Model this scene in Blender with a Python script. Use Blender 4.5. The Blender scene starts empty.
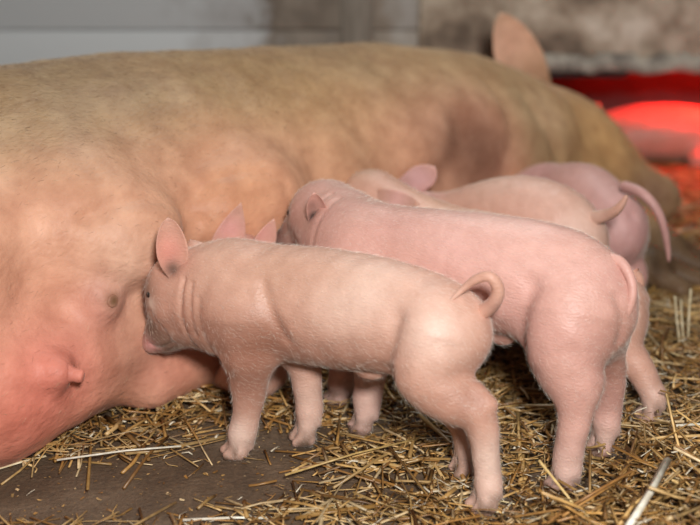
import bpy, math, random
import numpy as np
from mathutils import Vector, Matrix

# ------------------------------------------------------------------ camera
SC = bpy.context.scene
COL = SC.collection
CAM_H, PITCH, FPX = 0.70, math.radians(18.0), 1200.0
cd = bpy.data.cameras.new('camera'); cam = bpy.data.objects.new('camera', cd); COL.objects.link(cam)
cam.location = (0, 0, CAM_H); cam.rotation_euler = (math.pi/2 - PITCH, 0, 0)
cd.sensor_width = 36; cd.lens = 36*FPX/700; cd.clip_start = .02
cd.dof.use_dof = True; cd.dof.focus_distance = 1.47; cd.dof.aperture_fstop = 2.7
SC.camera = cam

# ------------------------------------------------------------------ light and exposure
SC.view_settings.view_transform = 'Standard'; SC.view_settings.look = 'None'
SC.view_settings.gamma = 1; SC.view_settings.use_curve_mapping = False
SC.view_settings.exposure = 0.0
w = bpy.data.worlds.new('world'); SC.world = w; w.use_nodes = True
bg = w.node_tree.nodes['Background']; bg.inputs[0].default_value = (1, .97, .93, 1); bg.inputs[1].default_value = .10

def area(name, loc, target, size, power, color):
    ld = bpy.data.lights.new(name, 'AREA'); ld.shape = 'DISK'; ld.size = size; ld.energy = power; ld.color = color
    o = bpy.data.objects.new(name, ld); COL.objects.link(o); o.location = loc
    o.rotation_euler = (Vector(target)-Vector(loc)).to_track_quat('-Z', 'Y').to_euler()
    return o
area('flash_light', (.16, -.10, 1.02), (.05, 1.6, .12), .22, 38, (1, .985, .965))
area('barn_ceiling_light', (.1, 2.7, 2.5), (.1, 1.7, .1), 1.0, 26, (.96, 1, .97))
ld = bpy.data.lights.new('heat_lamp_light', 'POINT'); ld.energy = 20; ld.color = (1, .014, .008); ld.shadow_soft_size = .04
heat = bpy.data.objects.new('heat_lamp_light', ld); COL.objects.link(heat)
heat.location = (.93, 2.965, .302)

# ------------------------------------------------------------------ pixel helpers (a pixel gives a direction only)
CP, SP = math.cos(PITCH), math.sin(PITCH)
def ray(px, py):
    a, b = (px-350)/FPX, (py-262.5)/FPX
    return np.array([a, CP - b*SP, -SP - b*CP])
def ground(px, py, z=0.0):
    d = ray(px, py); t = (z-CAM_H)/d[2]
    return np.array([d[0]*t, d[1]*t, z])
def project(x, y, z):
    dz = z-CAM_H
    dep = y*CP - dz*SP
    up = y*SP + dz*CP
    return 350+FPX*x/dep, 262.5-FPX*up/dep, dep

# ------------------------------------------------------------------ materials
def new_mat(name):
    m = bpy.data.materials.new(name); m.use_nodes = True
    nt = m.node_tree; return m, nt, nt.nodes['Principled BSDF']
def N(nt, t, **kw):
    n = nt.nodes.new(t)
    for k, v in kw.items():
        if k.startswith('i_'): n.inputs[k[2:].replace('_', ' ')].default_value = v
        else: setattr(n, k, v)
    return n
def ramp(nt, stops):
    r = nt.nodes.new('ShaderNodeValToRGB'); e = r.color_ramp.elements
    while len(e) < len(stops): e.new(.5)
    for el, (p, c) in zip(e, stops): el.position = p; el.color = (*c, 1)
    return r
def mixc(nt, fac, a, b, mode='MIX'):
    m = nt.nodes.new('ShaderNodeMix'); m.data_type = 'RGBA'; m.blend_type = mode
    L = nt.links
    for sock, v in ((m.inputs[0], fac), (m.inputs[6], a), (m.inputs[7], b)):
        if hasattr(v, 'node'): L.new(v, sock)
        elif isinstance(v, (int, float)): sock.default_value = v
        else: sock.default_value = (*v, 1)
    return m.outputs[2]

def skin_mat(name, sss=.06, nscale=60, bump=.5, bscale=420, rough=.45, spec=.42, sheen=.16, mott=.26, radius=(.004, .002, .001), stretch=(1, 1, 1)):
    m, nt, b = new_mat(name); L = nt.links
    att = N(nt, 'ShaderNodeAttribute', attribute_name='Col')
    tc = N(nt, 'ShaderNodeTexCoord')
    n1 = N(nt, 'ShaderNodeTexNoise', i_Scale=nscale, i_Detail=4.0); L.new(tc.outputs['Object'], n1.inputs['Vector'])
    r1 = ramp(nt, [(.3, (.72, .60, .55)), (.7, (1.18, 1.17, 1.16))]); L.new(n1.outputs[0], r1.inputs[0])
    c = mixc(nt, mott, att.outputs['Color'], r1.outputs[0], 'MULTIPLY')
    L.new(c, b.inputs['Base Color'])
    b.inputs['Roughness'].default_value = rough
    b.inputs['Subsurface Weight'].default_value = sss; b.inputs['Subsurface Radius'].default_value = radius
    b.inputs['Subsurface Scale'].default_value = 1.0
    b.inputs['Sheen Weight'].default_value = sheen; b.inputs['Sheen Roughness'].default_value = .22
    b.inputs['Sheen Tint'].default_value = (1, .95, .88, 1)
    b.inputs['Specular IOR Level'].default_value = spec
    mp = N(nt, 'ShaderNodeMapping'); mp.inputs['Scale'].default_value = stretch; L.new(tc.outputs['Object'], mp.inputs[0])
    n2 = N(nt, 'ShaderNodeTexNoise', i_Scale=bscale, i_Detail=3.0); L.new(mp.outputs[0], n2.inputs['Vector'])
    bp = N(nt, 'ShaderNodeBump', i_Strength=bump, i_Distance=.002); L.new(n2.outputs[0], bp.inputs['Height'])
    L.new(bp.outputs[0], b.inputs['Normal'])
    return m
M_PIG = skin_mat('piglet_skin', stretch=(.35, 1, 1))
M_SOW = skin_mat('sow_skin', nscale=30, bump=.8, bscale=170, rough=.5, spec=.2, sheen=.06, mott=.6, stretch=(.55, 1, .7))

def hair_mat(name, col, tint=(1, 1, 1)):
    m, nt, b = new_mat(name); L = nt.links
    b.inputs['Base Color'].default_value = (*col, 1); b.inputs['Roughness'].default_value = .45
    tr = N(nt, 'ShaderNodeBsdfTranslucent'); tr.inputs[0].default_value = (*col, 1)
    mx = N(nt, 'ShaderNodeMixShader'); mx.inputs[0].default_value = .4
    L.new(b.outputs[0], mx.inputs[1]); L.new(tr.outputs[0], mx.inputs[2])
    L.new(mx.outputs[0], nt.nodes['Material Output'].inputs[0])
    return m
M_HAIR = hair_mat('piglet_hair', (.92, .86, .76))
M_DARKHAIR = hair_mat('sow_dark_bristle', (.16, .095, .05))
M_BRISTLE = hair_mat('sow_bristle', (.62, .47, .31))
def plain(name, col, rough=.4, spec=.5):
    m, nt, b = new_mat(name); b.inputs['Base Color'].default_value = (*col, 1)
    b.inputs['Roughness'].default_value = rough; b.inputs['Specular IOR Level'].default_value = spec
    return m
M_EYE = plain('dark_eye', (.02, .012, .01), .12, .6)

# ------------------------------------------------------------------ signed-distance modelling
class Body:
    def __init__(s, lo, hi, h):
        s.lo = np.array(lo, np.float32); s.h = h
        s.n = np.ceil((np.array(hi)-np.array(lo))/h).astype(int)+1
        s.F = np.full(s.n, .08, np.float32)
        s.ax = [s.lo[i]+h*np.arange(s.n[i], dtype=np.float32) for i in range(3)]
    def _box(s, lo, hi):
        a = np.clip(np.floor((lo-s.lo)/s.h).astype(int), 0, s.n-1); b = np.clip(np.ceil((hi-s.lo)/s.h).astype(int)+1, 1, s.n)
        sl = tuple(slice(a[i], b[i]) for i in range(3))
        P = np.meshgrid(s.ax[0][sl[0]], s.ax[1][sl[1]], s.ax[2][sl[2]], indexing='ij', sparse=True)
        return sl, P
    def _apply(s, sl, d, k, sub):
        F = s.F[sl]
        if sub:
            hh = np.clip(.5-.5*(F+d)/k, 0, 1); s.F[sl] = F*(1-hh)-d*hh+k*hh*(1-hh)
        else:
            hh = np.clip(.5+.5*(F-d)/k, 0, 1); s.F[sl] = F*(1-hh)+d*hh-k*hh*(1-hh)
    def cone(s, a, ra, b, rb, k=.015, sub=False, sc=(1, 1, 1)):
        """round cone from a (ra) to b (rb); sc squeezes the cross-section per axis about the line"""
        a = np.array(a, np.float32); b = np.array(b, np.float32); m = max(ra, rb)*max(1, *sc)+k+2.5*s.h
        sl, P = s._box(np.minimum(a, b)-m, np.maximum(a, b)+m)
        S = np.array(sc, np.float32); A = a/S; B = b/S; D = B-A; dd = float(D@D)+1e-9
        q = [P[i]/S[i]-A[i] for i in range(3)]
        t = np.clip((q[0]*D[0]+q[1]*D[1]+q[2]*D[2])/dd, 0, 1)
        d = np.sqrt((q[0]-t*D[0])**2+(q[1]-t*D[1])**2+(q[2]-t*D[2])**2)-(ra+(rb-ra)*t)
        s._apply(sl, d*min(1, *sc), k, sub)
    def ell(s, c, r, k=.015, sub=False, rot=None):
        c = np.array(c, np.float32); r = np.array(r, np.float32); m = float(r.max())+k+2.5*s.h
        sl, P = s._box(c-m, c+m)
        q = [P[i]-c[i] for i in range(3)]
        if rot is not None:
            R = np.array(rot, np.float32)     # rows: local axes
            q = [q[0]*R[i, 0]+q[1]*R[i, 1]+q[2]*R[i, 2] for i in range(3)]
        k0 = np.sqrt((q[0]/r[0])**2+(q[1]/r[1])**2+(q[2]/r[2])**2)
        k1 = np.sqrt((q[0]/r[0]**2)**2+(q[1]/r[1]**2)**2+(q[2]/r[2]**2)**2)+1e-6
        s._apply(sl, k0*(k0-1)/k1, k, sub)
    def chain(s, pts, k=.015, sc=(1, 1, 1)):
        """tapered limb through joints: blended lightly at the joints, then into the body with k"""
        if len(pts) > 2: pts = [(c[:3], float(c[3])) for c in spline(pts, (len(pts)-1)*4+1)]
        P0 = np.array([p for p, r in pts], np.float32); m = max(r for p, r in pts)*max(1, *sc)+k+2.5*s.h
        sl, P = s._box(P0.min(0)-m, P0.max(0)+m); S = np.array(sc, np.float32); acc = None
        for (a, ra), (b, rb) in zip(pts[:-1], pts[1:]):
            A = np.array(a, np.float32)/S; D = np.array(b, np.float32)/S-A; dd = float(D@D)+1e-9
            q = [P[i]/S[i]-A[i] for i in range(3)]
            t = np.clip((q[0]*D[0]+q[1]*D[1]+q[2]*D[2])/dd, 0, 1)
            d = (np.sqrt((q[0]-t*D[0])**2+(q[1]-t*D[1])**2+(q[2]-t*D[2])**2)-(ra+(rb-ra)*t))*min(1, *sc)
            if acc is None: acc = d
            else:
                kk = .12*k; hh = np.clip(.5+.5*(acc-d)/kk, 0, 1); acc = acc*(1-hh)+d*hh-kk*hh*(1-hh)
        s._apply(sl, acc-.15*k, k, False)
    def mesh(s):
        F = s.F; n = s.n; S = F < 0
        nc = n-1
        corners = [(i, j, k) for i in (0, 1) for j in (0, 1) for k in (0, 1)]
        cnt = sum(S[i:i+nc[0], j:j+nc[1], k:k+nc[2]].astype(np.int8) for i, j, k in corners)
        act = (cnt > 0) & (cnt < 8)
        idx = -np.ones(nc, np.int64); ci = np.argwhere(act); idx[act] = np.arange(len(ci))
        acc = np.zeros((len(ci), 3)); num = np.zeros(len(ci))
        for a in range(8):
            for ax in range(3):
                o1 = corners[a]
                if o1[ax]: continue
                o2 = list(o1); o2[ax] = 1
                f1 = F[ci[:, 0]+o1[0], ci[:, 1]+o1[1], ci[:, 2]+o1[2]]; f2 = F[ci[:, 0]+o2[0], ci[:, 1]+o2[1], ci[:, 2]+o2[2]]
                m = (f1 < 0) != (f2 < 0)
                t = np.where(m, f1/np.where(m, f1-f2, 1), 0)
                p = np.tile(np.array(o1, float), (len(ci), 1)); p[:, ax] += t
                acc += p*m[:, None]; num += m
        V = s.lo + (ci + acc/num[:, None])*s.h
        quads = []
        for ax in range(3):
            u, v = (ax+1) % 3, (ax+2) % 3
            sl0 = [slice(1, -1)]*3; sl0[ax] = slice(0, -1)
            sl1 = list(sl0); sl1[ax] = slice(1, None)
            s0 = S[tuple(sl0)]; s1 = S[tuple(sl1)]
            e = np.argwhere(s0 != s1); flip = s0[tuple(e.T)]
            base = e.copy(); base[:, u] += 1; base[:, v] += 1
            q = []
            for du, dv in ((-1, -1), (0, -1), (0, 0), (-1, 0)):
                c = base.copy(); c[:, u] += du; c[:, v] += dv; q.append(idx[tuple(c.T)])
            q = np.stack(q, 1); q[~flip] = q[~flip][:, ::-1]; quads.append(q)
        return V, np.concatenate(quads)

def normals(V, Q):
    d = np.cross(V[Q[:, 2]]-V[Q[:, 0]], V[Q[:, 3]]-V[Q[:, 1]])
    n = np.zeros_like(V)
    for i in range(4): np.add.at(n, Q[:, i], d)
    return n/(np.linalg.norm(n, axis=1, keepdims=True)+1e-12)

def relax(V, Q, it=2, f=.5):
    for _ in range(it):
        acc = np.zeros_like(V); c = np.zeros(len(V))
        for i in range(4):
            j = (i+1) % 4
            np.add.at(acc, Q[:, i], V[Q[:, j]]); np.add.at(c, Q[:, i], 1)
            np.add.at(acc, Q[:, j], V[Q[:, i]]); np.add.at(c, Q[:, j], 1)
        V = V*(1-f)+f*acc/c[:, None]
    return V

def seg_dist(V, poly):
    best = np.full(len(V), 9.0)
    for a, b in zip(poly[:-1], poly[1:]):
        a = np.array(a); b = np.array(b); D = b-a
        t = np.clip(((V-a)@D)/(D@D+1e-12), 0, 1)
        best = np.minimum(best, np.linalg.norm(V-a-t[:, None]*D, axis=1))
    return best

def hashn(V, f, seed=0):
    """cheap smooth pseudo-noise from sines, about -1..1"""
    r = np.random.RandomState(seed); out = 0
    for i in range(6):
        k = r.normal(size=3)*f; out = out+np.sin(V@k+r.rand()*6.28)
    return out/3.0

def add_mesh(name, V, Q, mat, parent=None, col=None, smooth=True):
    me = bpy.data.meshes.new(name)
    Q = np.asarray(Q); k = Q.shape[1]
    me.vertices.add(len(V)); me.vertices.foreach_set('co', np.asarray(V, np.float32).ravel())
    me.loops.add(Q.size); me.loops.foreach_set('vertex_index', Q.ravel().astype(np.int32))
    me.polygons.add(len(Q)); me.polygons.foreach_set('loop_start', np.arange(0, Q.size, k, dtype=np.int32))
    me.polygons.foreach_set('loop_total', np.full(len(Q), k, np.int32))
    me.update(calc_edges=True); me.validate()
    if smooth: me.polygons.foreach_set('use_smooth', np.ones(len(me.polygons), bool))
    if col is not None and len(me.vertices) == len(V):
        a = me.color_attributes.new('Col', 'FLOAT_COLOR', 'POINT')
        c = np.ones((len(V), 4), np.float32); c[:, :3] = col; a.data.foreach_set('color', c.ravel())
    me.materials.append(mat)
    o = bpy.data.objects.new(name, me); COL.objects.link(o); o.parent = parent
    return o
def tag(o, label=None, cat=None, group=None, kind=None):
    for k, v in (('label', label), ('category', cat), ('group', group), ('kind', kind)):
        if v: o[k] = v
    return o
def empty(name, loc=(0, 0, 0), rz=0):
    o = bpy.data.objects.new(name, None); COL.objects.link(o); o.location = loc; o.rotation_euler = (0, 0, rz)
    o.empty_display_size = .05
    return o

# closed sub-meshes joined into a body: tapered tube along a smooth path, cupped ear leaf
def spline(pts, n):
    P = np.array([np.append(p, r) for p, r in pts], float); m = len(P)
    out = []
    for t in np.linspace(0, m-1-1e-6, n):
        i = int(t); f = t-i
        p0, p1, p2, p3 = P[max(i-1, 0)], P[i], P[min(i+1, m-1)], P[min(i+2, m-1)]
        out.append(.5*((2*p1)+(-p0+p2)*f+(2*p0-5*p1+4*p2-p3)*f*f+(-p0+3*p1-3*p2+p3)*f**3))
    return np.array(out)
def tube(pts, n=28, m=10):
    C = spline(pts, n); V = []; ref = np.array([.3, .9, .3])
    for i in range(n):
        t = C[min(i+1, n-1), :3]-C[max(i-1, 0), :3]; t /= np.linalg.norm(t)+1e-9
        a = np.cross(t, ref); a /= np.linalg.norm(a)+1e-9; b = np.cross(t, a); ref = np.cross(a, t) if i else ref
        r = C[i, 3]*(.35 if i == n-1 else 1)
        for j in range(m):
            th = 2*math.pi*j/m; V.append(C[i, :3]+r*(math.cos(th)*a+math.sin(th)*b))
    Q = [[i*m+j, i*m+(j+1) % m, (i+1)*m+(j+1) % m, (i+1)*m+j] for i in range(n-1) for j in range(m)]
    last = (n-1)*m
    for j in range(1, m//2): Q.append([last+j-1, last+j, last+m-1-j, last+m-j])
    return np.array(V), np.array(Q)
def ear_leaf(base, tip, wdir, face, W, cup=.35, curl=0.0, thick=.0022, nt=16, nq=11, wb=.6, peak=.42, tipx=.6):
    """base->tip leaf, half-width W along wdir, concave side looks along face"""
    base, tip, wdir, face = (np.array(v, float) for v in (base, tip, wdir, face))
    ax = tip-base; wdir = wdir-ax*(wdir@ax)/(ax@ax); wdir /= np.linalg.norm(wdir)
    f = np.cross(ax, wdir); f /= np.linalg.norm(f); f *= np.sign(f@face) or 1
    top, bot = [], []
    for i in range(nt):
        t = i/(nt-1)
        if t < peak: wv = wb+(1-wb)*math.sin(t/peak*math.pi/2)
        else: wv = math.cos((t-peak)/(1-peak)*math.pi/2)**tipx
        wv = max(wv, .05)*W
        for j in range(nq):
            q = -1+2*j/(nq-1)
            c = base+ax*t+wdir*wv*q*(1-.15*cup*q*q)+f*(cup*wv*(q*q-.35)+curl*np.linalg.norm(ax)*t*t)
            th = thick*(1-.75*q*q)*(1-.5*t)
            top.append(c+f*th); bot.append(c-f*th)
    V = np.array(top+bot); K = nt*nq; Q = []
    for i in range(nt-1):
        for j in range(nq-1):
            a = i*nq+j; Q.append([a, a+nq, a+nq+1, a+1]); Q.append([K+a, K+a+1, K+a+nq+1, K+a+nq])
        for j in (0, nq-1):
            a = i*nq+j; q = [a, K+a, K+a+nq, a+nq]; Q.append(q if j == 0 else q[::-1])
    for j in range(nq-1):
        a = (nt-1)*nq+j; Q.append([a, a+1, K+a+1, K+a][::-1])
    Q = np.array(Q)
    # make the top face look along f
    a, b, c, d = V[Q[0]]
    if np.cross(c-a, d-b)@f < 0: Q = Q[:, ::-1]
    return V, Q
def hair(name, V, Q, mat, parent, count, length, width, flow, lift=.45, seed=1, keep=None):
    r = np.random.RandomState(seed)
    a = np.linalg.norm(np.cross(V[Q[:, 2]]-V[Q[:, 0]], V[Q[:, 3]]-V[Q[:, 1]]), axis=1)
    Nn = normals(V, Q); cen = V[Q].mean(1)
    if keep is not None: a = a*keep(cen, Nn[Q[:, 0]])
    f = r.choice(len(Q), count, p=a/a.sum()); uv = r.rand(count, 2)
    q = Q[f]; u, v = uv[:, :1], uv[:, 1:]
    P = (V[q[:, 0]]*(1-u)+V[q[:, 1]]*u)*(1-v)+(V[q[:, 3]]*(1-u)+V[q[:, 2]]*u)*v
    n = Nn[q[:, 0]]
    fl = np.array(flow, float)[None]+r.normal(size=(count, 3))*.35
    fl = fl-n*(fl*n).sum(1, keepdims=True); fl /= np.linalg.norm(fl, axis=1, keepdims=True)+1e-9
    ln = (length*(.55+.9*r.rand(count)))[:, None]
    d1 = n*lift+fl*(1-lift*.3); d1 /= np.linalg.norm(d1, axis=1, keepdims=True)
    d2 = n*lift*.55+fl; d2 /= np.linalg.norm(d2, axis=1, keepdims=True)
    sd = np.cross(d1, r.normal(size=(count, 3))); sd /= np.linalg.norm(sd, axis=1, keepdims=True)
    P = P-n*.0008; mid = P+d1*ln*.55; tip = mid+d2*ln*.45
    HV = np.stack([P-sd*width, P+sd*width, mid+sd*width*.7, mid-sd*width*.7, tip], 1).reshape(-1, 3)
    b = np.arange(count)[:, None]*5
    T = np.concatenate([b+np.array([[0, 1, 2]]), b+np.array([[0, 2, 3]]), b+np.array([[3, 2, 4]])])
    o = add_mesh(name, HV, T, mat, parent); o['kind'] = 'stuff'
    return o
def ball(name, c, r, mat, parent, sc=(1, 1, 1), n=10):
    V = []; 
    for i in range(n+1):
        th = math.pi*i/n
        for j in range(2*n):
            ph = math.pi*j/n
            V.append((c[0]+r*sc[0]*math.sin(th)*math.cos(ph), c[1]+r*sc[1]*math.sin(th)*math.sin(ph), c[2]+r*sc[2]*math.cos(th)))
    m = 2*n
    Q = [[i*m+j, (i+1)*m+j, (i+1)*m+(j+1) % m, i*m+(j+1) % m] for i in range(n) for j in range(m)]
    V = np.array(V)
    return add_mesh(name, V, np.array(Q), mat, parent)

# ------------------------------------------------------------------ the setting
def box(name, lo, hi, mat, parent=None, bevel=.0):
    x0, y0, z0 = lo; x1, y1, z1 = hi
    V = [(x, y, z) for x in (x0, x1) for y in (y0, y1) for z in (z0, z1)]
    Q = [[0, 1, 3, 2], [4, 6, 7, 5], [0, 4, 5, 1], [2, 3, 7, 6], [0, 2, 6, 4], [1, 5, 7, 3]]
    o = add_mesh(name, V, np.array(Q), mat, parent, smooth=False)
    if bevel:
        md = o.modifiers.new('edge', 'BEVEL'); md.width = bevel; md.segments = 2
    return o
def wall_mat(name, stops, scale, det=6, bump=.3, rough=.8, stretch=(1, 1, 1), dirt=None):
    m, nt, b = new_mat(name); L = nt.links
    tc = N(nt, 'ShaderNodeTexCoord'); mp = N(nt, 'ShaderNodeMapping'); mp.inputs['Scale'].default_value = stretch
    L.new(tc.outputs['Object'], mp.inputs[0])
    n1 = N(nt, 'ShaderNodeTexNoise', i_Scale=scale, i_Detail=float(det), i_Roughness=.62); L.new(mp.outputs[0], n1.inputs['Vector'])
    r = ramp(nt, stops); L.new(n1.outputs[0], r.inputs[0])
    L.new(r.outputs[0], b.inputs['Base Color']); b.inputs['Roughness'].default_value = rough
    bp = N(nt, 'ShaderNodeBump', i_Strength=bump, i_Distance=.02); L.new(n1.outputs[0], bp.inputs['Height'])
    L.new(bp.outputs[0], b.inputs['Normal'])
    return m
M_PLASTER = wall_mat('stained_plaster', [(.38, (.17, .125, .09)), (.47, (.36, .275, .20)), (.55, (.58, .48, .37)), (.64, (.80, .71, .59))], 5)
M_BROWN = wall_mat('stained_brown_wall', [(.30, (.10, .08, .06)), (.5, (.22, .175, .135)), (.66, (.38, .34, .30)), (.8, (.45, .42, .40))], 6, stretch=(1, 1, .35))
M_SHEET = wall_mat('grey_sheet', [(.3, (.26, .26, .255)), (.7, (.36, .365, .365))], 3, bump=.05, rough=.5)
M_POST = wall_mat('grey_wood', [(.3, (.20, .165, .13)), (.7, (.42, .37, .31))], 9, stretch=(3, 3, .4))
M_EDGE = wall_mat('chalky_edge', [(.35, (.15, .12, .10)), (.62, (.46, .40, .33))], 22)
M_NEST = wall_mat('nest_boards', [(.3, (.09, .08, .075)), (.7, (.18, .165, .16))], 5)
def left_wall_mat():
    m, nt, b = new_mat('worn_grey_wall'); L = nt.links
    tc = N(nt, 'ShaderNodeTexCoord'); sx = N(nt, 'ShaderNodeSeparateXYZ'); L.new(tc.outputs['Object'], sx.inputs[0])
    n1 = N(nt, 'ShaderNodeTexNoise', i_Scale=5.0, i_Detail=7.0, i_Roughness=.65); L.new(tc.outputs['Object'], n1.inputs['Vector'])
    a1 = N(nt, 'ShaderNodeMath', operation='MULTIPLY_ADD'); L.new(n1.outputs[0], a1.inputs[0]); a1.inputs[1].default_value = 1.1; L.new(sx.outputs['X'], a1.inputs[2])
    r = ramp(nt, [(.12, (.56, .57, .57)), (.30, (.44, .43, .42)), (.43, (.19, .15, .115)), (.60, (.32, .265, .21)), (.85, (.52, .50, .475))]); L.new(a1.outputs[0], r.inputs[0])
    L.new(r.outputs[0], b.inputs['Base Color']); b.inputs['Roughness'].default_value = .7
    bp = N(nt, 'ShaderNodeBump', i_Strength=.2, i_Distance=.01); L.new(n1.outputs[0], bp.inputs['Height']); L.new(bp.outputs[0], b.inputs['Normal'])
    return m
M_LEFT = left_wall_mat()
M_BLACK = plain('black_gap', (.012, .01, .01), .7)
M_FLOOR = None
def floor_mat():
    m, nt, b = new_mat('muddy_concrete'); L = nt.links
    tc = N(nt, 'ShaderNodeTexCoord')
    n1 = N(nt, 'ShaderNodeTexNoise', i_Scale=14.0, i_Detail=8.0, i_Roughness=.65); L.new(tc.outputs['Object'], n1.inputs['Vector'])
    n2 = N(nt, 'ShaderNodeTexNoise', i_Scale=140.0, i_Detail=5.0, i_Roughness=.7); L.new(tc.outputs['Object'], n2.inputs['Vector'])
    r1 = ramp(nt, [(.3, (.07, .043, .025)), (.55, (.12, .077, .046)), (.75, (.175, .118, .076))]); L.new(n1.outputs[0], r1.inputs[0])
    r2 = ramp(nt, [(.35, (.6, .6, .6)), (.68, (1.25, 1.2, 1.1))]); L.new(n2.outputs[0], r2.inputs[0])
    L.new(mixc(nt, .8, r1.outputs[0], r2.outputs[0], 'MULTIPLY'), b.inputs['Base Color'])
    b.inputs['Roughness'].default_value = .62
    bp = N(nt, 'ShaderNodeBump', i_Strength=.7, i_Distance=.006); L.new(n2.outputs[0], bp.inputs['Height'])
    L.new(bp.outputs[0], b.inputs['Normal'])
    return m
M_FLOOR = floor_mat()
WY = 2.85
tag(box('floor', (-2.6, -.6, -.06), (2.6, 4.2, 0), M_FLOOR), 'dark muddy concrete pen floor', 'floor', kind='structure')
# back wall: grey sheet on the left, stained masonry, a post, a plastered lintel over the nest opening
ws = empty('wall_back', (0, WY, 0)); tag(ws, 'stained pen wall with grey sheet and plastered lintel', 'wall', kind='structure')
box('sheet_panel', (-2.6, .0, .349), (.36, .05, 1.3), M_LEFT, ws, .003)
box('sheet_panel', (-2.6, .0, 0), (.36, .05, .347), M_LEFT, ws, .003)
box('masonry', (.30, .05, 0), (.36, .3, 1.3), M_BROWN, ws, .004)
box('post', (-.02, -.02, 0), (.055, .012, 1.3), M_POST, ws, .008)
LZ = .262
lint = box('lintel', (.16, -.02, LZ), (2.6, .05, 1.3), M_PLASTER, ws, .012)
# ragged chalky lower lip of the lintel
rr = np.random.RandomState(5); nx = 90
lv = []
for i in range(nx):
    x = .34+2.2*i/(nx-1); a = .012+.010*math.sin(i*.9)+.006*rr.rand(); z0 = LZ-.004-.010*abs(math.sin(i*.55+.4))*rr.rand()
    lv += [(x, -.02-a, z0+.016), (x, -.022-a, z0), (x, .03, z0-.002), (x, -.02, z0+.035+.01*rr.rand())]
lq = []
for i in range(nx-1):
    for j in range(4):
        a, b_ = i*4+j, i*4+(j+1) % 4; lq.append([a, b_, b_+4, a+4])
add_mesh('lintel_lip', np.array(lv), np.array(lq), M_EDGE, ws)
box('gap_strip', (.36, .0, LZ-.026), (.66, .02, LZ-.004), M_BLACK, ws, .002)  # black strip stands in for the dark shaded gap under the lintel
# the nest behind the opening
box('nest_back', (.36, .62, 0), (2.6, .68, 1.3), M_NEST, ws)
box('nest_side', (.36, .05, 0), (.40, .62, 1.3), M_NEST, ws)
box('nest_ceiling', (.16, .05, .80), (2.6, .68, .84), M_NEST, ws)

# ------------------------------------------------------------------ piglets
PINK = np.array((.565, .315, .235)); RED = np.array((.47, .19, .115)); PALE = np.array((.74, .56, .47)); DIRT_CLEFT = np.array((.10, .06, .035))
def EAR(fr, b, t, W, bo=.0, to=.0, right=(1, 0, 0), face=(0, -1, .25), Y=None, **k):
    """ear from pixel base and tip on the animal's plane; right/face are world directions"""
    cv = lambda d: np.array([np.array(d)@fr.u, np.array(d)@fr.n, d[2]])
    pb = fr.loc(at(*b, bo)) if Y else fr.X(*b, bo); pt = fr.loc(at(*t, to)) if Y else fr.X(*t, to)
    return ear_leaf(pb, pt, cv(right), cv(face), W, **k)
class Frame:
    """local frame of a standing animal: x forward, y towards its left side, z up"""
    def __init__(s, hind, front):
        h = np.array(hind); f = np.array(front); s.o = np.append((h+f)/2, 0.0); u = (f-h)/np.linalg.norm(f-h)
        s.u = np.array([u[0], u[1], 0]); s.n = np.array([-u[1], u[0], 0]); s.rz = math.atan2(u[1], u[0])
        s.hs = -np.linalg.norm(f-h)/2; s.fs = -s.hs
    def loc(s, w): d = np.array(w)-s.o; return np.array([d@s.u, d@s.n, d[2]])
    def X(s, px, py, off=0.0):
        """pixel onto the animal's own upright lengthwise plane, off metres to its left"""
        d = ray(px, py); c = np.array([0, 0, CAM_H]); t = ((s.o+s.n*off-c)@s.n)/(d@s.n)
        return s.loc(c+d*t)
    def R(s, px, py, r, off=0.0):
        p = s.X(px, py, off); wv = s.o+s.u*p[0]+s.n*p[1]; dep = wv[1]*CP-(p[2]-CAM_H)*SP
        return (p, r*dep/FPX)

FOOTS = []
def foot(B, p, r, yaw=0.0, toe=.016, spread=.0085, h=.013, drop=None):
    """cloven foot: pastern centre p above the ground point, two toes forward and two dew claws behind"""
    p = np.array(p); c, s_ = math.cos(yaw), math.sin(yaw)
    g = p.copy(); g[2] = p[2]-(drop if drop else .026)
    for sg in (-1, 1):
        off = np.array([-s_*spread*sg, c*spread*sg, 0]); f = np.array([c, s_, 0])
        B.cone(p+off*.6, r*.80, g+off+f*toe*.3+np.array([0, 0, .012]), .0115, .008)
        B.cone(g+off+f*toe*.2+np.array([0, 0, .010]), .0115, g+off*1.0+f*toe+np.array([0, 0, .0065]), .0066, .004)
        B.cone(p+off*1.2-f*.008-np.array([0, 0, .004]), .0055, p+off*1.25-f*.011-np.array([0, 0, .010]), .0040, .005)
    FOOTS.append((g, np.array([c, s_, 0]), toe))
    return g
def paint(col, V, spots):
    for c, r, rgb, a in spots:
        d = np.linalg.norm(V-np.array(c), axis=1); wgt = (a*np.exp(-(d/r)**2))[:, None]
        col[:] = col*(1-wgt)+np.array(rgb)*wgt
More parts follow.
